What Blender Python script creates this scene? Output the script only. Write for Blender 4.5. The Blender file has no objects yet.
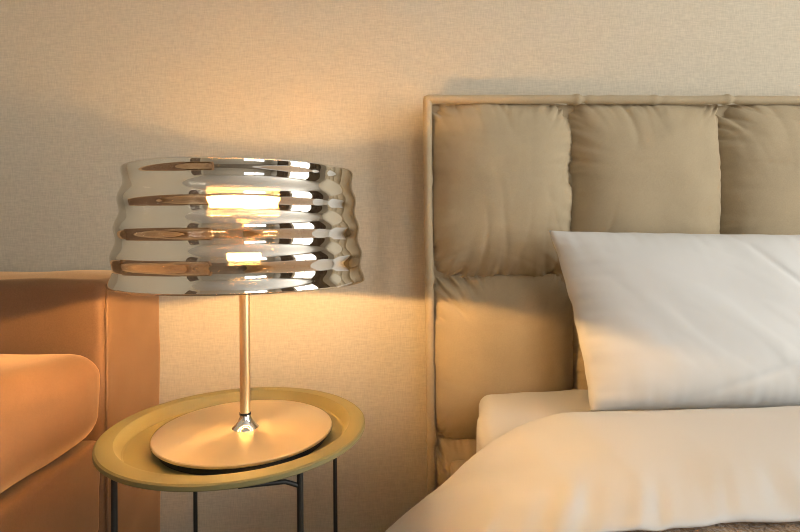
import bpy, bmesh, math, random
from mathutils import Vector, Matrix, noise
sc = bpy.context.scene
COL = sc.collection
PI = math.pi

# ------------------------------------------------------------------ helpers
def link(name, bm_or_me, mat=None, parent=None, smooth=True):
    if isinstance(bm_or_me, bmesh.types.BMesh):
        me = bpy.data.meshes.new(name)
        bmesh.ops.recalc_face_normals(bm_or_me, faces=bm_or_me.faces)
        bm_or_me.to_mesh(me); bm_or_me.free()
    else:
        me = bm_or_me
    if smooth:
        for p in me.polygons: p.use_smooth = True
    o = bpy.data.objects.new(name, me); COL.objects.link(o)
    if mat: me.materials.append(mat)
    if parent:
        o.parent = parent
        o.matrix_parent_inverse = parent.matrix_basis.inverted()
    return o

def thing(name, label, cat, loc=(0, 0, 0)):
    o = bpy.data.objects.new(name, None); COL.objects.link(o)
    o.location = loc; o.empty_display_size = .05
    o['label'] = label; o['category'] = cat
    return o

def tag(o, label, cat):
    o['label'] = label; o['category'] = cat; return o

def structure(o, label=None, cat=None):
    o['kind'] = 'structure'
    if label: o['label'] = label
    if cat: o['category'] = cat
    return o

def autosmooth(o, ang=40):
    me = o.data
    bm = bmesh.new(); bm.from_mesh(me)
    for e in bm.edges:
        if len(e.link_faces) == 2 and e.calc_face_angle(0) > math.radians(ang): e.smooth = False
    bm.to_mesh(me); bm.free()
    return o

def bm_box(bm, x0, x1, y0, y1, z0, z1, bev=0, seg=3):
    g = bmesh.ops.create_cube(bm, size=1)
    vs = g['verts']
    for v in vs:
        v.co = Vector((x0 + (v.co.x + .5) * (x1 - x0), y0 + (v.co.y + .5) * (y1 - y0), z0 + (v.co.z + .5) * (z1 - z0)))
    if bev:
        es = list({e for v in vs for e in v.link_edges})
        bmesh.ops.bevel(bm, geom=es, offset=bev, segments=seg, affect='EDGES', profile=.5)

def box(name, x0, x1, y0, y1, z0, z1, mat, parent=None, bev=0, seg=3):
    bm = bmesh.new(); bm_box(bm, x0, x1, y0, y1, z0, z1, bev, seg)
    return autosmooth(link(name, bm, mat, parent))

def bm_lathe(bm, prof, cx, cy, n=96, closed=False):
    rings = []
    for r, z in prof:
        if r < 1e-6: rings.append([bm.verts.new((cx, cy, z))])
        else: rings.append([bm.verts.new((cx + r * math.cos(2 * PI * i / n), cy + r * math.sin(2 * PI * i / n), z)) for i in range(n)])
    pairs = list(zip(rings, rings[1:])) + ([(rings[-1], rings[0])] if closed else [])
    for a, b in pairs:
        for i in range(n):
            j = (i + 1) % n
            if len(a) == 1 and len(b) == 1: continue
            if len(a) == 1: bm.faces.new((a[0], b[i], b[j]))
            elif len(b) == 1: bm.faces.new((a[i], a[j], b[0]))
            else: bm.faces.new((a[i], a[j], b[j], b[i]))

def lathe(name, prof, cx, cy, mat, parent=None, n=96, closed=False, ang=35):
    bm = bmesh.new(); bm_lathe(bm, prof, cx, cy, n, closed)
    return autosmooth(link(name, bm, mat, parent), ang)

def bm_tube(bm, pts, r, n=12, cap=True):
    pts = [Vector(p) for p in pts]
    rings = []; ref = None
    for i, p in enumerate(pts):
        t = (pts[min(i + 1, len(pts) - 1)] - pts[max(i - 1, 0)]).normalized()
        if ref is None: ref = t.orthogonal().normalized()
        a = (ref - t * ref.dot(t)).normalized(); ref = a
        b = t.cross(a)
        rr = r(i) if callable(r) else r
        rings.append([bm.verts.new(p + rr * (math.cos(2 * PI * k / n) * a + math.sin(2 * PI * k / n) * b)) for k in range(n)])
    for A, B in zip(rings, rings[1:]):
        for k in range(n):
            bm.faces.new((A[k], A[(k + 1) % n], B[(k + 1) % n], B[k]))
    if cap:
        bm.faces.new(rings[0][::-1]); bm.faces.new(rings[-1])

def tube(name, pts, r, mat, parent=None, n=12):
    bm = bmesh.new(); bm_tube(bm, pts, r, n)
    return autosmooth(link(name, bm, mat, parent), 50)

def grid_mesh(name, nu, nv, fn, close_u=False):
    """fn(i/nu, j/nv) -> co"""
    vs = []; fs = []
    NU = nu if close_u else nu + 1
    for i in range(NU):
        for j in range(nv + 1): vs.append(fn(i / nu, j / nv))
    for i in range(nu):
        for j in range(nv):
            a = i * (nv + 1) + j; b = ((i + 1) % NU) * (nv + 1) + j
            fs.append((a, b, b + 1, a + 1))
    me = bpy.data.meshes.new(name); me.from_pydata(vs, [], fs); me.update()
    return me

def N(x, y, z=0.0): return noise.noise(Vector((x, y, z)))
def sstep(a, b, x):
    t = min(1, max(0, (x - a) / (b - a))); return t * t * (3 - 2 * t)
def interp(tab, x):
    if x <= tab[0][0]: return tab[0][1]
    for (a, fa), (b, fb) in zip(tab, tab[1:]):
        if x <= b:
            t = (x - a) / (b - a); return fa + (fb - fa) * t
    return tab[-1][1]

# ------------------------------------------------------------------ materials
def mat_new(name):
    m = bpy.data.materials.new(name); m.use_nodes = True
    nt = m.node_tree; nt.nodes.clear()
    out = nt.nodes.new('ShaderNodeOutputMaterial')
    return m, nt, out

def principled(name, color, rough=.5, metal=0, sheen=0, sheen_tint=None, spec=None, bump=None, mottled=None, coat=0):
    m, nt, out = mat_new(name)
    p = nt.nodes.new('ShaderNodeBsdfPrincipled'); nt.links.new(p.outputs[0], out.inputs[0])
    p.inputs['Base Color'].default_value = (*color, 1)
    p.inputs['Roughness'].default_value = rough
    p.inputs['Metallic'].default_value = metal
    p.inputs['Sheen Weight'].default_value = sheen
    p.inputs['Sheen Roughness'].default_value = .4
    p.inputs['Coat Weight'].default_value = coat
    if sheen_tint: p.inputs['Sheen Tint'].default_value = (*sheen_tint, 1)
    if spec is not None: p.inputs['Specular IOR Level'].default_value = spec
    tc = nt.nodes.new('ShaderNodeTexCoord')
    if mottled:
        sc_, amt = mottled
        n = nt.nodes.new('ShaderNodeTexNoise'); n.inputs['Scale'].default_value = sc_; n.inputs['Detail'].default_value = 5
        nt.links.new(tc.outputs['Object'], n.inputs['Vector'])
        mx = nt.nodes.new('ShaderNodeMix'); mx.data_type = 'RGBA'
        mx.inputs['A'].default_value = (*[c * (1 - amt) for c in color], 1)
        mx.inputs['B'].default_value = (*[min(1, c * (1 + amt)) for c in color], 1)
        g = nt.nodes.new('ShaderNodeTexNoise'); g.inputs['Scale'].default_value = 380; g.inputs['Detail'].default_value = 2
        nt.links.new(tc.outputs['Object'], g.inputs['Vector'])
        av = nt.nodes.new('ShaderNodeMath'); av.operation = 'MULTIPLY_ADD'; av.inputs[1].default_value = 1.1; av.inputs[2].default_value = -.55
        nt.links.new(g.outputs['Fac'], av.inputs[0])
        ad = nt.nodes.new('ShaderNodeMath'); ad.operation = 'ADD'
        nt.links.new(n.outputs['Fac'], ad.inputs[0]); nt.links.new(av.outputs[0], ad.inputs[1])
        nt.links.new(ad.outputs[0], mx.inputs['Factor']); nt.links.new(mx.outputs['Result'], p.inputs['Base Color'])
    if bump:
        sc_, st, dist = bump
        n = nt.nodes.new('ShaderNodeTexNoise'); n.inputs['Scale'].default_value = sc_; n.inputs['Detail'].default_value = 4
        nt.links.new(tc.outputs['Object'], n.inputs['Vector'])
        b = nt.nodes.new('ShaderNodeBump'); b.inputs['Strength'].default_value = st; b.inputs['Distance'].default_value = dist
        nt.links.new(n.outputs['Fac'], b.inputs['Height']); nt.links.new(b.outputs[0], p.inputs['Normal'])
    return m

def wallpaper(name, color):
    m, nt, out = mat_new(name)
    p = nt.nodes.new('ShaderNodeBsdfPrincipled'); nt.links.new(p.outputs[0], out.inputs[0])
    p.inputs['Roughness'].default_value = .85; p.inputs['Specular IOR Level'].default_value = .2
    tc = nt.nodes.new('ShaderNodeTexCoord')
    def ns(scale, vec):
        mp = nt.nodes.new('ShaderNodeMapping'); mp.inputs['Scale'].default_value = vec
        nt.links.new(tc.outputs['Object'], mp.inputs['Vector'])
        n = nt.nodes.new('ShaderNodeTexNoise'); n.inputs['Scale'].default_value = scale; n.inputs['Detail'].default_value = 3
        nt.links.new(mp.outputs[0], n.inputs['Vector']); return n
    a = ns(420, (1, 1, .12)); b = ns(300, (.15, .15, 1)); c = ns(1.6, (1, 1, 1))
    ad = nt.nodes.new('ShaderNodeMath'); ad.operation = 'ADD'
    nt.links.new(a.outputs['Fac'], ad.inputs[0]); nt.links.new(b.outputs['Fac'], ad.inputs[1])
    cr = nt.nodes.new('ShaderNodeMapRange'); cr.inputs['From Min'].default_value = .7; cr.inputs['From Max'].default_value = 1.3
    nt.links.new(ad.outputs[0], cr.inputs['Value'])
    mx = nt.nodes.new('ShaderNodeMix'); mx.data_type = 'RGBA'
    mx.inputs['A'].default_value = (*[k * .88 for k in color], 1); mx.inputs['B'].default_value = (*[min(1, k * 1.09) for k in color], 1)
    nt.links.new(cr.outputs[0], mx.inputs['Factor'])
    nt.links.new(mx.outputs['Result'], p.inputs['Base Color'])
    bp = nt.nodes.new('ShaderNodeBump'); bp.inputs['Strength'].default_value = .35; bp.inputs['Distance'].default_value = .0008
    nt.links.new(ad.outputs[0], bp.inputs['Height']); nt.links.new(bp.outputs[0], p.inputs['Normal'])
    return m

def mirror_glass(name):
    m, nt, out = mat_new(name)
    t = nt.nodes.new('ShaderNodeBsdfTransparent'); t.inputs[0].default_value = (.93, .91, .87, 1)
    g = nt.nodes.new('ShaderNodeBsdfGlossy'); g.inputs['Color'].default_value = (.90, .875, .83, 1); g.inputs['Roughness'].default_value = .015
    mx = nt.nodes.new('ShaderNodeMixShader'); mx.inputs[0].default_value = .83
    nt.links.new(t.outputs[0], mx.inputs[1]); nt.links.new(g.outputs[0], mx.inputs[2]); nt.links.new(mx.outputs[0], out.inputs[0])
    return m

def pane_glass(name):
    m, nt, out = mat_new(name)
    t = nt.nodes.new('ShaderNodeBsdfTransparent'); t.inputs[0].default_value = (.96, .97, .97, 1)
    g = nt.nodes.new('ShaderNodeBsdfGlossy'); g.inputs['Roughness'].default_value = .01
    mx = nt.nodes.new('ShaderNodeMixShader'); mx.inputs[0].default_value = .06
    nt.links.new(t.outputs[0], mx.inputs[1]); nt.links.new(g.outputs[0], mx.inputs[2]); nt.links.new(mx.outputs[0], out.inputs[0])
    return m

def emitter(name, color, strength):
    m, nt, out = mat_new(name)
    e = nt.nodes.new('ShaderNodeEmission'); e.inputs[0].default_value = (*color, 1); e.inputs[1].default_value = strength
    nt.links.new(e.outputs[0], out.inputs[0]); return m

def brushed(name, color, rough):
    m, nt, out = mat_new(name)
    p = nt.nodes.new('ShaderNodeBsdfPrincipled'); nt.links.new(p.outputs[0], out.inputs[0])
    p.inputs['Base Color'].default_value = (*color, 1); p.inputs['Metallic'].default_value = .95
    p.inputs['Roughness'].default_value = rough; p.inputs['Anisotropic'].default_value = .75
    tg = nt.nodes.new('ShaderNodeTangent'); tg.direction_type = 'RADIAL'; tg.axis = 'Z'
    nt.links.new(tg.outputs[0], p.inputs['Tangent'])
    return m

LAMP_ON = 430.0
RING_GLOW = 3100.0  # strength of the glowing ring added inside the shade
M = {
 'wall': wallpaper('linen_wallpaper', (.56, .50, .395)),
 'plain': principled('wall_paint', (.52, .48, .41), .8),
 'ceil': principled('ceiling_paint', (.68, .66, .62), .8),
 'floor': principled('carpet', (.20, .165, .125), .95, bump=(300, .5, .004), mottled=(120, .25)),
 'base': principled('baseboard_paint', (.55, .48, .38), .5),
 'velvet': principled('beige_velvet', (.39, .315, .205), .75, sheen=.35, sheen_tint=(.9, .8, .62), spec=.2, bump=(900, .25, .001), mottled=(9, .14)),
 'sofa': principled('cognac_velvet', (.19, .104, .054), .75, sheen=1.0, sheen_tint=(1, .62, .32), spec=.2, bump=(800, .25, .001), mottled=(8, .20)),
 'white': principled('white_cotton', (.60, .595, .578), .8, spec=.2, sheen=.1, bump=(1500, .1, .0005)),
 'throw': principled('brown_plush', (.36, .22, .11), .95, sheen=.4, bump=(160, 1, .006), mottled=(60, .5)),
 'olive': principled('olive_enamel', (.195, .168, .068), .5, spec=.4),
 'steel': principled('dark_enamelled_steel', (.018, .018, .015), .45),
 'black': principled('black_rubber', (.012, .011, .010), .55),
 'brass_disc': brushed('brushed_champagne_metal', (.86, .69, .45), .36),
 'brass': principled('satin_champagne_metal', (.80, .62, .38), .32, metal=.9),
 'gold': principled('polished_brass', (.62, .42, .16), .25, metal=1),
 'chrome': principled('chrome', (.86, .85, .83), .06, metal=1),
 'shade': mirror_glass('mirrored_glass'),
 'bulb': emitter('lit_opal_glass', (1.0, .565, .205), LAMP_ON),
 'under': emitter('added_ring_glow', (1.0, .565, .205), RING_GLOW),  # glow of the added ring, shining sideways below the bulb
 'pane': pane_glass('window_glass'),
 'frame': principled('window_frame_white', (.75, .75, .73), .4),
 'curtain': principled('brown_curtain', (.085, .055, .035), .9, bump=(200, .4, .002)),
 'wood': principled('walnut', (.10, .055, .03), .5, mottled=(12, .3)),
 'screen': principled('dark_screen', (.01, .01, .011), .12),
}

# ------------------------------------------------------------------ room
XL, XR, YB, YF, H = -1.66, 2.75, 1.46, -2.7, 2.6
structure(box('floor', XL - .1, XR + .1, YF - .1, YB + .1, -.1, 0, M['floor']))
structure(box('ceiling', XL - .1, XR + .1, YF - .1, YB + .1, H, H + .1, M['ceil']))
structure(box('wall_back', XL - .1, XR + .1, YB, YB + .1, 0, H, M['wall']))
structure(box('wall_left', XL - .1, XL, YF, YB, 0, H, M['wall']))
# right wall with a tall window, front wall (behind the viewer) with another
W1 = (-.95, .35, .35, 2.35)      # y0,y1,z0,z1 on the right wall
W2 = (.7, 2.2, 1.1, 2.25)        # x0,x1,z0,z1 on the front wall
bm = bmesh.new()
bm_box(bm, XR, XR + .1, YF, W1[0], 0, H); bm_box(bm, XR, XR + .1, W1[1], YB, 0, H)
bm_box(bm, XR, XR + .1, W1[0], W1[1], 0, W1[2]); bm_box(bm, XR, XR + .1, W1[0], W1[1], W1[3], H)
structure(link('wall_right', bm, M['plain'], smooth=False))
bm = bmesh.new()
bm_box(bm, XL, W2[0], YF - .1, YF, 0, H); bm_box(bm, W2[1], XR, YF - .1, YF, 0, H)
bm_box(bm, W2[0], W2[1], YF - .1, YF, 0, W2[2]); bm_box(bm, W2[0], W2[1], YF - .1, YF, W2[3], H)
structure(link('wall_front', bm, M['plain'], smooth=False))
#structure(box('baseboard_back', XL + .005, XR - .005, YB - .012, YB - .0005, .0005, .07, M['base'], bev=.003))

def window(name, axis, a0, a1, z0, z1, c):
    root = bpy.data.objects.new(name, None); COL.objects.link(root); structure(root)
    bm = bmesh.new(); w = .05
    def b(u0, u1, v0, v1, d0, d1):
        if axis == 'x': bm_box(bm, c + d0, c + d1, u0, u1, v0, v1)
        else: bm_box(bm, u0, u1, c - d1, c - d0, v0, v1)
    b(a0, a0 + w, z0, z1, .02, .08); b(a1 - w, a1, z0, z1, .02, .08)
    b(a0 + w, a1 - w, z0, z0 + w, .02, .08); b(a0 + w, a1 - w, z1 - w, z1, .02, .08)
    mid = (a0 + a1) / 2
    b(mid - .03, mid + .03, z0 + w, z1 - w, .02, .08)
    link('window_frame', bm, M['frame'], root, smooth=False)
    for (u0, u1) in ((a0 + w, mid - .03), (mid + .03, a1 - w)):
        bm = bmesh.new(); b(u0, u1, z0 + w, z1 - w, .045, .053)
        link('window_pane', bm, M['pane'], root, smooth=False)
window('window_1', 'x', W1[0], W1[1], W1[2], W1[3], XR)
window('window_2', 'y', W2[0], W2[1], W2[2], W2[3], YF)

def curtain(y0, y1, label):
    n = 120
    def fn(u, v):
        y = y0 + (y1 - y0) * u
        return (XR - .10 + .035 * math.sin(u * 2 * PI * 7 + .4 * math.sin(v * 3)), y + .012 * math.sin(u * 40 + 1), .02 + 2.46 * v)
    me = grid_mesh('curtain', n, 12, fn)
    o = link('curtain', me, M['curtain']); md = o.modifiers.new('s', 'SOLIDIFY'); md.thickness = .004
    tag(o, label, 'curtain')
curtain(.37, 1.05, 'dark brown pleated curtain on the bed side of the tall window')
curtain(-1.95, -1.0, 'dark brown pleated curtain on the far side of the tall window')
rail = tube('curtain_rail', [(XR - .10, -2.05, 2.51), (XR - .10, 1.15, 2.51)], .012, M['steel'])
tag(rail, 'dark metal curtain rail above the tall window', 'curtain rail')

door = structure(box('door_1', XL + .0005, XL + .045, -2.25, -1.35, .005, 2.1, M['wood'], bev=.004))
tube('door_handle', [(XL + .045, -1.45, 1.0), (XL + .085, -1.45, 1.0), (XL + .09, -1.47, 1.0), (XL + .09, -1.57, 1.0)], .009, M['chrome'], door)
# ------------------------------------------------------------------ bed
SX = [.1335, .512, .921, 1.33, 1.735, 2.135]        # panel seams across
SZ = [.055, .327, .762, 1.226]                      # panel seams up
HBX1 = SX[-1] + .016
bed = thing('bed', 'beige velvet upholstered bed with tall square padded headboard against the wallpaper', 'bed', (1.1, .4, 0))
YS = 1.382                                          # depth of the seams
hb = box('headboard', .128, HBX1 - .008, 1.390, 1.455, .03, 1.230, M['velvet'], bed, bev=.012)

def panel(x0, x1, z0, z1, seed):
    n = 110
    w, h = x1 - x0, z1 - z0
    T = .082
    def fn(a, b):
        # denser sampling near the seams
        u = .5 - .5 * math.cos(PI * (.06 + .88 * a)) ; v = .5 - .5 * math.cos(PI * (.06 + .88 * b))
        k0 = .5 - .5 * math.cos(PI * .06); u = (u - k0) / (1 - 2 * k0); v = (v - k0) / (1 - 2 * k0)
        U, V = 2 * u - 1, 2 * v - 1
        pu = max(0, 1 - abs(U) ** 2.7) ** .55; pv = max(0, 1 - abs(V) ** 2.7) ** .55
        d = T * pu * pv
        x, z = x0 + w * u, z0 + h * v
        du0, du1, dv0, dv1 = u * w, (1 - u) * w, v * h, (1 - v) * h
        wr = 0
        for dist, along, L, s in ((du0, v * h, h, 1), (du1, v * h, h, 2), (dv0, u * w, w, 3), (dv1, u * w, w, 4)):
            c = (along - L / 2) / (L / 2)
            al = along + dist * (.75 * c + .5 * N(along * 6, seed, s))          # pleats fan out of the corners
            near = min(1, dist / .007)
            gate = .25 + 1.5 * max(0, N(along * 8, 3.3, seed * 1.3 + s * 5) + .10) + .55 * abs(c) ** 4
            def ridge(f, k): return max(0, 1 - 2.6 * abs(N(al * f, dist * 5, seed * 7 + s * k)))
            wr -= .019 * gate * near * math.exp(-dist / .030) * ridge(24, 3) ** 1.6
            wr -= .013 * gate * near * math.exp(-dist / .020) * ridge(46, 11) ** 1.4
            wr -= .012 * gate * min(1, dist / .015) * math.exp(-dist / .075) * ridge(11, 17) ** 2.2
            wr += .0075 * near * math.exp(-dist / .05) * N(al * 14, dist * 4, seed + 30 + s)
        wr += .007 * N(u * 2.6, v * 2.6, seed * 1.7) * pu * pv
        # seam line wobble
        sx = .0022 * N(z * 18, seed, 1) * (1 - pu); sz = .0022 * N(x * 18, seed, 2) * (1 - pv)
        return (x + sx, YS + .004 - d - wr, z + sz)
    me = grid_mesh('padded_panel', n, n, fn)
    link('padded_panel', me, M['velvet'], hb)
for i in range(len(SX) - 1):
    for j in range(len(SZ) - 1):
        panel(SX[i] - .0045, SX[i + 1] + .0045, SZ[j] - .0045, SZ[j + 1] + .0045, 1 + i * 3.1 + j * 5.7)

# rolled fabric border: left, top, right - one continuous roll with gathered tucks
def border():
    pts = []; 
    zt = 1.2355
    zs = [.04 + (zt - .04) * i / 220 for i in range(221)]
    def lx(z): return .1285 - .0065 * (z / zt) + .0016 * N(z * 11, 4.1)
    for z in zs: pts.append((lx(z), 1.364 + .002 * N(z * 9, 1), z))
    x = lx(zt) + .004
    while x < HBX1:
        pts.append((x, 1.364 + .002 * N(x * 9, 2), zt + .0012 * N(x * 9, 7.7))); x += .005
    for z in reversed(zs[::4]): pts.append((HBX1, 1.364, z))
    P = [Vector(p) for p in pts]
    tucks = [(.525, .009), (.735, .006), (.935, .009), (1.34, .008), (1.745, .008)]
    tz = [(1.02, .004), (.76, .007), (.56, .004), (.33, .006)]
    def r(i):
        p = P[i]; k = .0118
        if p.z > 1.229:
            for t, a in tucks:
                k += a * .42 * math.exp(-((p.x - t) / .009) ** 2) - a * .3 * math.exp(-((p.x - t - .018) / .008) ** 2)
            k += .0009 * N(p.x * 30, 5)
        else:
            for t, a in tz:
                k += a * .4 * math.exp(-((p.z - t) / .01) ** 2) - a * .3 * math.exp(-((p.z - t + .02) / .008) ** 2)
            k += .0011 * N(p.z * 34, 8)
        return k
    tube('border_roll', pts, r, M['velvet'], hb, n=14)
border()

# frame: side rails, foot rail and legs
BX0, BX1, BY0 = .17, 2.10, -.78
box('side_rail', BX0, BX0 + .05, BY0, 1.318, .08, .30, M['velvet'], bed, bev=.015)
box('side_rail', BX1 - .05, BX1, BY0, 1.318, .08, .30, M['velvet'], bed, bev=.015)
box('foot_rail', BX0 + .052, BX1 - .052, BY0, BY0 + .05, .08, .30, M['velvet'], bed, bev=.015)
box('slat_base', BX0 + .052, BX1 - .052, BY0 + .055, 1.315, .20, .27, M['wood'], bed)
for x in (BX0 + .05, BX1 - .05):
    for y in (BY0 + .06, 1.25):
        lathe('leg', [(0, .0005), (.02, .0005), (.026, .085), (0, .085)], x, y, M['wood'], bed, n=24)

# mattress under a fitted sheet
def mattress():
    bm = bmesh.new()
    x0, x1, y0, y1, z0, z1 = .245, 2.03, -.70, 1.308, .272, .481
    bm_box(bm, x0, x1, y0, y1, z0, z1, .028, 5)
    bmesh.ops.subdivide_edges(bm, edges=[e for e in bm.edges if e.calc_length() > .3], cuts=40, use_grid_fill=True)
    for v in bm.verts:
        c = v.co
        k = 1 - sstep(x0, x0 + .25, c.x)
        # the sheet corner bulges sideways a little away from the headboard
        c.x -= k * (.045 * sstep(1.30, 1.05, c.y)) + k * .012 * math.sin(PI * (c.z - z0) / (z1 - z0))
        c.z -= .008 * k * sstep(.3, .5, c.z) if c.z > .45 else 0
        if c.z > .45: c.z += .0030 * N(c.x * 14 + c.y * 9, c.y * 5 - c.x * 5, 2) + .002 * N(c.x * 40 + c.y * 30, c.y * 8 - c.x * 8, 5)
        elif c.x < x0 + .03: c.x += .004 * N(c.y * 14, c.z * 12, 3)
    o = link('mattress', bm, M['white'])
    return autosmooth(tag(o, 'bed mattress in a white fitted sheet, its corner showing beside the headboard', 'mattress'), 60)
mattress()

# pillow: leaning on the headboard, case with pinched corners
def pillow():
    Wd, Ht, T = .70, .412, .078
    n = 110
    lean = math.radians(22)
    def side(sg):
        def fn(a, b):
            u, v = 2 * a - 1, 2 * b - 1
            pu = max(0, 1 - abs(u) ** 2.6); pv = max(0, 1 - abs(v) ** 2.6)
            t = T * (pu * pv) ** .52
            # outline: edges sag inwards between pointed corners
            x = u * Wd / 2 * (1 - .035 * (1 - v * v)) ; z = v * Ht / 2 * (1 - .03 * (1 - u * u) )
            x -= v * .022 * (1 - u) / 2; x += .004 * N(v * 5, u * 2, 7) * abs(u) ** 4; z += .005 * N(u * 4, 1, 5) * abs(v) ** 4
            edge = min(1 - abs(u), 1 - abs(v))
            wr = .0055 * N(u * 2.2 + v * 1.0, v * 2.2, 3 + sg) * pu * pv
            du, dv = (1 - abs(u)) * Wd / 2, (1 - abs(v)) * Ht / 2
            wr += .0045 * math.exp(-du / .05) * min(1, du / .01) * N(v * Ht * 24, du * 6, 11 + u)
            wr += .0045 * math.exp(-dv / .05) * min(1, dv / .01) * N(u * Wd * 22, dv * 6, 17 + v)
            # diagonal creases
            q = u * .83 + v * .55
            wr += .006 * pu * pv * max(0, N(q * 5.0, (u * .55 - v * .83) * 1.1, 21)) 
            s = -.0045 * math.exp(-((u * .9 + v * .45 - .55 + .03 * N(v * 3, 2)) / .035) ** 2) * sstep(-.7, -.1, v) * pu * pv * 1.6
            s += -.004 * math.exp(-((u * .5 - v * 1.0 - .72) / .05) ** 2) * pu * pv * 1.3
            return Vector((x, sg * (t + wr * min(1, edge / .02) + s) , z))
        return fn
    f, g = side(-1), side(1)
    vs, fs = [], []
    for i in range(n + 1):
        for j in range(n + 1): vs.append(f(i / n, j / n))
    off = len(vs)
    idx = {}
    for i in range(n + 1):
        for j in range(n + 1):
            if i in (0, n) or j in (0, n): idx[i, j] = i * (n + 1) + j
            else:
                idx[i, j] = len(vs); vs.append(g(i / n, j / n))
    for i in range(n):
        for j in range(n):
            a = i * (n + 1) + j
            fs.append((a, a + n + 1, a + n + 2, a + 1))
            fs.append((idx[i, j], idx[i, j + 1], idx[i + 1, j + 1], idx[i + 1, j]))
    me = bpy.data.meshes.new('pillow'); me.from_pydata([tuple(v) for v in vs], [], fs); me.update()
    o = link('pillow', me, M['white'])
    o.matrix_basis = Matrix.Translation((.440 + Wd / 2 - .020, 1.150, .6855)) @ Matrix.Rotation(math.radians(1.2), 4, 'Y') @ Matrix.Rotation(-lean, 4, 'X')
    return tag(o, 'plump white cotton pillow leaning upright against the padded headboard', 'pillow')
pillow()

# plush throw lying over the mattress, under the duvet's folded edge
def throw():
    prof = [(.150, .30), (.158, .40), (.172, .455), (.20, .486), (.24, .494), (.30, .496)]
    x = .36
    while x <= 2.02: prof.append((x, .496)); x += .03
    def fn(u, v):
        k = u * (len(prof) - 1); i = min(int(k), len(prof) - 2); t = k - i
        X = prof[i][0] * (1 - t) + prof[i + 1][0] * t; Z = prof[i][1] * (1 - t) + prof[i + 1][1] * t
        Y = -.55 + 1.30 * v
        return (X, Y, Z + .003 * N(X * 25, Y * 25, 1) + .002 * N(X * 90, Y * 90, 2))
    me = grid_mesh('throw', 170, 110, fn)
    o = link('throw', me, M['throw']); md = o.modifiers.new('s', 'SOLIDIFY'); md.thickness = .008; md.offset = -1
    return tag(o, 'brown plush throw on the bed, its edge showing under the white duvet', 'throw')
throw()

# duvet: folded-back band of white cotton spilling over the left side
def duvet():
    top = [(-.15, -.36), (-.10, -.275), (-.06, -.34), (-.02, -.215), (.0, -.165), (.077, -.104), (.165, -.058), (.26, -.025), (.36, -.006), (.5, 0), (2.1, 0)]
    bot = [(-.15, -.325), (-.10, -.25), (-.06, -.31), (-.02, -.20), (.0, -.142), (.077, -.082), (.14, -.042), (.20, -.014), (.26, -.002), (.36, 0), (2.1, 0)]
    # closed profile in (Y, Z-above-bottom); t runs hem -> top -> back -> underneath
    prof = [(.654, .003), (.646, .009), (.650, .017), (.668, .026), (.695, .036), (.735, .044), (.79, .049), (.85, .051), (.91, .050),
            (.96, .045), (1.0, .036), (1.025, .026), (1.03, .012), (1.015, .004), (.97, .001), (.9, 0), (.82, 0), (.74, 0), (.69, 0)]
    P = len(prof)
    def cr(t):
        k = (t % 1) * P; i = int(k); f = k - i
        p = [prof[(i + d) % P] for d in (-1, 0, 1, 2)]
        o = []
        for c in (0, 1):
            a, b, c2, d = (q[c] for q in p)
            o.append(.5 * (2 * b + (c2 - a) * f + (2 * a - 5 * b + 4 * c2 - d) * f * f + (3 * b - a - 3 * c2 + d) * f ** 3))
        return o
    ZB = .5015
    nx, nt = 300, 110
    x0, x1 = -.02, 2.06
    def fn(u, t):
        uu = u ** 1.25
        X = x0 + (x1 - x0) * uu
        Y, h = cr(t)
        th = h / .051
        up = max(0, min(1, th))
        dz = interp(bot, X) * (1 - up) + interp(top, X) * up
        thick = 1 - .25 * (1 - sstep(-.15, .2, X)) 
        z = ZB + dz + h * thick * .8
        fr = sstep(.84, .655, Y)                       # closeness to the hem
        lf = 1 - sstep(.15, .42, X)
        wr = 0
        if up > .02:
            s = X - (Y - .66) * .55 * (1 if X < 1.2 else .3)   # slanted folds
            wr += up ** .5 * fr * fr * (.009 * N(s * 15, Y * 2.0, 1) + .006 * N(s * 34, Y * 4, 2)) * (1 + .6 * lf)
            wr += up * (.010 * N(X * 2.6 + 3, Y * 3.2, 4) + .004 * N(X * 7, Y * 6, 9))
            wr += up * lf * .008 * N((X + Y * .9) * 14, (X - Y) * 3, 13)
        hem = -.009 + .012 * N(X * 5, 1.1, 6) * fr + .005 * N(X * 17, 3.1, 6) * fr
        # the hem runs outwards (towards the viewer's side) and is pulled back over the corner
        Y2 = .65 + (Y - .65) * (1 - .34 * (1 - sstep(.05, .36, X))) + hem
        zz = z + wr
        floor_z = ZB + interp(bot, X) 
        return (X, Y2, max(zz, floor_z))
    vs, fs = [], []
    for i in range(nx + 1):
        for j in range(nt): vs.append(fn(i / nx, j / nt))
    for i in range(nx):
        for j in range(nt):
            a, b = i * nt + j, i * nt + (j + 1) % nt
            fs.append((a, b, b + nt, a + nt))
    fs.append(tuple(range(nt))[::-1]); fs.append(tuple(nx * nt + j for j in range(nt)))
    me = bpy.data.meshes.new('duvet'); me.from_pydata(vs, [], fs); me.update()
    bm = bmesh.new(); bm.from_mesh(me)
    o = link('duvet', bm, M['white'])
    return tag(o, 'white cotton duvet folded back across the bed, spilling over its left edge', 'duvet')
duvet()

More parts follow.
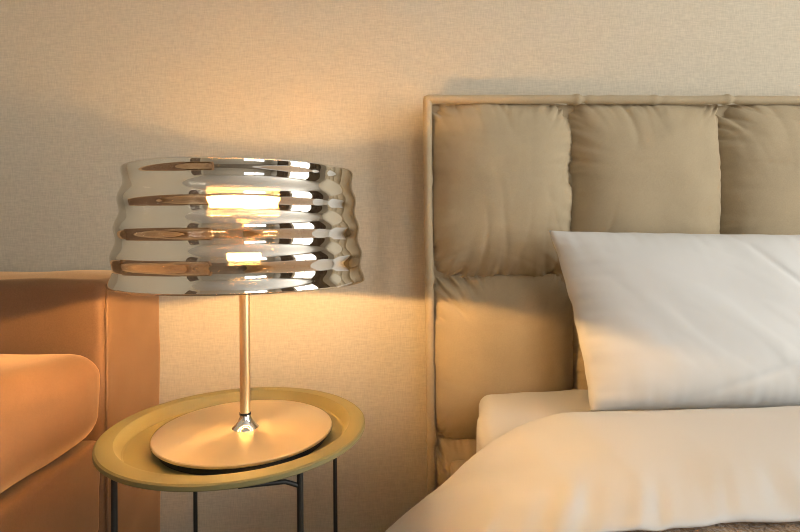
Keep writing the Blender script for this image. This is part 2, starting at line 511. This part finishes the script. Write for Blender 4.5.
# ------------------------------------------------------------------ sofa
sofa = thing('sofa', 'cognac velvet sofa along the left wall beside the tray table', 'sofa', (-1.1, .5, 0))
SFX = -.6115
def soft_box(name, x0, x1, y0, y1, z0, z1, bev, mat, parent, crown=0, wr=.003, seed=0, cuts=22):
    bm = bmesh.new(); bm_box(bm, x0, x1, y0, y1, z0, z1, bev, 6)
    bmesh.ops.subdivide_edges(bm, edges=[e for e in bm.edges if e.calc_length() > bev * 1.7], cuts=cuts, use_grid_fill=True)
    cx, cy, cz = (x0 + x1) / 2, (y0 + y1) / 2, (z0 + z1) / 2
    for v in bm.verts:
        c = v.co.copy()
        a, b, d = (c.x - cx) / (x1 - x0) * 2, (c.y - cy) / (y1 - y0) * 2, (c.z - cz) / (z1 - z0) * 2
        if crown:
            v.co.z += crown * max(0, 1 - a * a) ** .6 * max(0, 1 - b * b) ** .6 * (1 if d > 0 else 0) * sstep(.2, .9, d)
            v.co.x += crown * .5 * max(0, 1 - d * d) * max(0, 1 - b * b) ** .5 * sstep(.6, 1, a)
        nrm = Vector((N(c.x * 6 + seed, c.y * 6, c.z * 6), N(c.x * 6, c.y * 6 + seed, c.z * 6 + 4), N(c.x * 6, c.y * 6 + 9, c.z * 6 + seed)))
        nrm += .45 * Vector((N(c.x * 17 + 3, c.y * 13, c.z * 17 + seed), N(c.x * 15 + c.z * 9, c.y * 15, c.z * 12 - c.x * 8 + seed), 0))
        v.co += nrm * wr * 2
    return link(name, bm, mat, parent)
arm_y0 = 1.150
ar = soft_box('armrest', -1.52, SFX, arm_y0, 1.452, .03, .784, .022, M['sofa'], sofa, wr=.0028, seed=1)
def seam(pts, parent, r=.0028):
    return tube('piping', pts, r, M['sofa'], parent, n=8)
seam([(SFX + .0015, arm_y0 + .012, .12), (SFX + .001, arm_y0 + .010, .4), (SFX + .001, arm_y0 + .011, .70), (SFX - .002, arm_y0 + .02, .770)], ar)
soft_box('armrest', -1.52, SFX, -1.0, -.72, .10, .784, .022, M['sofa'], sofa, wr=.0028, seed=2)
soft_box('backrest', -1.64, -1.42, -.715, 1.145, .10, .84, .04, M['sofa'], sofa, seed=3)
soft_box('base', -1.415, SFX - .004, -.715, 1.145, .235, .437, .014, M['sofa'], sofa, wr=.002, seed=4)
box('plinth', -1.40, SFX - .02, -.70, 1.15, .07, .232, M['sofa'], sofa, bev=.01)
soft_box('seat_cushion', -1.415, SFX + .010, .225, 1.142, .445, .634, .055, M['sofa'], sofa, crown=.022, wr=.0055, seed=5)
soft_box('seat_cushion', -1.415, SFX + .004, -.712, .220, .445, .634, .055, M['sofa'], sofa, crown=.022, wr=.004, seed=6)
for x in (-1.45, -.70):
    for y in (-.9, 1.30):
        box('leg', x - .025, x + .025, y - .025, y + .025, .0005, .11, M['wood'], sofa)

# ------------------------------------------------------------------ tray table
TX, TY, TZ = -.2549, .9205, .545
tab = thing('tray_table', 'round olive green metal tray table on thin dark legs beside the bed', 'table', (TX, TY, 0))
FL = TZ - .021
R = .2225
lathe('tray', [(0, FL), (.181, FL), (.184, FL + .0015), (.1925, TZ - .0035), (.195, TZ - .0008), (.200, TZ), (R - .003, TZ - .001), (R, TZ - .003),
               (R + .0005, TZ - .009), (R - .001, TZ - .0105), (R - .003, TZ - .009), (R - .006, TZ - .0045), (.200, TZ - .003), (.1965, TZ - .006), (.188, FL - .0015), (.182, FL - .003), (0, FL - .003)],
      TX, TY, M['olive'], tab, n=160, ang=22)
lr = .200
angs = [38, 131, 222, 311]
ring = [(TX + lr * math.cos(t * PI / 60), TY + lr * math.sin(t * PI / 60), TZ - .0135) for t in range(121)]
tube('top_ring', ring, .0035, M['steel'], tab, n=8)
def lp(a, r, z): return (TX + r * math.cos(math.radians(a)), TY + r * math.sin(math.radians(a)), z)
for k, a in enumerate(angs):
    rr = .0048 if k in (2, 3) else .0042
    lg = tube('leg', [lp(a, lr, .0008), lp(a, lr, .2), lp(a, lr, TZ - .013)], rr, M['steel'], tab, n=10)
    lathe('foot_cap', [(0, .0004), (.007, .0004), (.007, .012), (0, .012)], *lp(a, lr, 0)[:2], M['black'], lg, n=16)
# folding braces under the tray
for a, b in ((311, 285), (222, 196)):
    tube('brace', [lp(a, lr, TZ - .040), lp(a - 6, lr - .008, TZ - .030), lp(b, lr - .016, TZ - .0255)], .0036, M['steel'], tab, n=8)
for a, b in ((38, 222), (131, 311)):
    z = .10 if a == 38 else .11
    tube('cross_bar', [lp(a, lr, z), lp(b, lr, z)], .004, M['steel'], tab, n=8)

# ------------------------------------------------------------------ table lamp
LX, LY = -.2395, .9049
lamp = thing('table_lamp', 'table lamp with ribbed mirrored glass shade and round brass foot, on the tray table', 'lamp', (LX, LY, FL))
DT = TZ - .0015
lathe('foot_pad', [(0, FL + .0004), (.139, FL + .0004), (.139, DT - .006), (0, DT - .006)], LX, LY, M['black'], lamp, n=128)
RD = .149
foot = bmesh.new()
bm_lathe(foot, [(0, DT - .006), (RD - .002, DT - .006), (RD, DT - .0045), (RD, DT - .0012), (RD - .0012, DT), (RD * .75, DT), (RD * .5, DT), (RD * .25, DT), (.02, DT), (0, DT)], 0, 0, 160)
fo = autosmooth(link('foot_plate', foot, M['brass_disc']), 30)
fo.location = (LX, LY, 0); fo.parent = lamp; fo.matrix_parent_inverse = lamp.matrix_basis.inverted()
lathe('collar', [(.0228, DT), (.0228, DT + .0008), (.021, DT + .0025), (.0165, DT + .0065), (.0125, DT + .0125), (.0100, DT + .019), (.0092, DT + .0235), (.006, DT + .0235)], LX, LY, M['chrome'], lamp, n=64)
lathe('collar_ring', [(.0085, DT + .0225), (.0098, DT + .0225), (.0098, DT + .0262), (.0085, DT + .0262)], LX, LY, M['black'], lamp, n=48)
lathe('stem', [(0, DT + .0255), (.0088, DT + .0255), (.0088, .80), (0, .80)], LX, LY, M['brass'], lamp, n=48)
sk = lathe('lamp_holder', [(0, .795), (.020, .795), (.033, .803), (.035, .812), (.0365, .823), (.0365, .8345), (.030, .8352), (0, .8352)], LX, LY, M['black'], lamp, n=64)  # real holder; top flange widened to block the ring's steep downward light
lathe('socket_ring', [(0, .8475), (.056, .8475), (.057, .851), (.052, .858), (.036, .868), (.032, .885), (.024, .894), (.018, .905), (.030, .9235), (0, .9235)], LX, LY, M['gold'], lamp, n=64)
lathe('added_glow_ring', [(.026, .8355), (.0275, .837), (.0275, .847), (.018, .847), (.018, .8355)], LX, LY, M['under'], lamp, n=64, closed=True)  # added glowing ring, shining sideways to light the wall below the shade
SB, ST, RB, RT = TZ + .2532, TZ + .4405, .2091, .1893
lathe('bulb', [(0, .925), (.052, .925), (.056, .927), (.061, .939), (.062, .9425), (0, .9425)], LX, LY, M['bulb'], lamp, n=64)
lathe('added_bulb_block', [(0, .943), (.0622, .943), (.060, .946), (.040, .9485), (0, .949)], LX, LY, M['gold'], lamp, n=64)  # added opaque cap, keeps the bulb's light off the ceiling
lathe('added_block_dish', [(.0305, .9195), (.060, .919), (.088, .9215), (.0885, .9205), (.060, .9175), (.0305, .918)], LX, LY, M['gold'], lamp, n=64, closed=True)  # added hidden dish, blocks the bulb's light from falling on the duvet
def shade_r(z):
    t = (z - SB) / (ST - SB)
    base = RB - .003 + (RT - RB) * (t ** 1.15)
    return base + .0026 * math.cos(2 * PI * t * 4.0) + .0
prof = []
ns = 120
for i in range(ns + 1):
    z = SB + (ST - SB) * i / ns; prof.append((shade_r(z), z))
inner = [(r - .0026, z) for r, z in reversed(prof)]
cl = [(prof[-1][0] - .0013, ST + .0012)]
cb = [(prof[0][0] - .0013, SB - .0012)]
lathe('lamp_shade', prof + cl + inner + cb, LX, LY, M['shade'], lamp, n=192, closed=True, ang=70)
for k in range(3):
    a = math.radians(70 + 120 * k); ca, sa = math.cos(a), math.sin(a)
    zz = SB + .0245
    r1 = shade_r(zz) - .0028
    tube('shade_arm', [(LX + .03 * ca, LY + .03 * sa, zz - .008), (LX + r1 * .6 * ca, LY + r1 * .6 * sa, zz - .003), (LX + r1 * ca, LY + r1 * sa, zz)], .0012, M['chrome'], lamp, n=8)

# ------------------------------------------------------------------ light
def area(name, loc, rot, sx, sy, power, color):
    l = bpy.data.lights.new(name, 'AREA'); l.shape = 'RECTANGLE'; l.size = sx; l.size_y = sy; l.energy = power; l.color = color
    o = bpy.data.objects.new(name, l); COL.objects.link(o); o.location = loc; o.rotation_euler = rot
    return o
area('daylight_side', (XR + .13, (W1[0] + W1[1]) / 2, (W1[2] + W1[3]) / 2), (0, math.radians(90), 0), W1[3] - W1[2], W1[1] - W1[0], 96, (1, .965, .91))
area('daylight_rear', ((W2[0] + W2[1]) / 2, YF - .13, (W2[2] + W2[3]) / 2), (math.radians(90), 0, 0), W2[1] - W2[0], W2[3] - W2[2], 27, (.97, .98, 1))
w = bpy.data.worlds.new('sky'); sc.world = w; w.use_nodes = True
w.node_tree.nodes['Background'].inputs[0].default_value = (.85, .92, 1, 1)
w.node_tree.nodes['Background'].inputs[1].default_value = 1.0

# ------------------------------------------------------------------ camera
cam = bpy.data.cameras.new('camera'); co = bpy.data.objects.new('camera', cam); COL.objects.link(co)
cam.sensor_width = 36; cam.lens = 36 * 515 / 800; cam.shift_y = -(266 - 233.5) / 800
cam.clip_start = .02
co.matrix_world = Matrix.Translation((0, 0, .879)) @ Matrix.Rotation(-.035, 4, 'Z') @ Matrix.Rotation(PI / 2, 4, 'X') @ Matrix.Rotation(-.006, 4, 'Z')
sc.camera = co

vs = sc.view_settings
sc.display_settings.display_device = 'sRGB'
vs.view_transform = 'Standard'; vs.look = 'None'; vs.exposure = .24; vs.gamma = 1; vs.use_curve_mapping = False
cy = sc.cycles
cy.use_denoising = True; cy.denoising_input_passes = 'RGB_ALBEDO_NORMAL'; cy.denoising_prefilter = 'ACCURATE'
cy.filter_width = 1.0
cy.max_bounces = 12; cy.glossy_bounces = 8; cy.diffuse_bounces = 5; cy.transparent_max_bounces = 16
cy.caustics_reflective = True; cy.blur_glossy = .3
cy.sample_clamp_indirect = 30
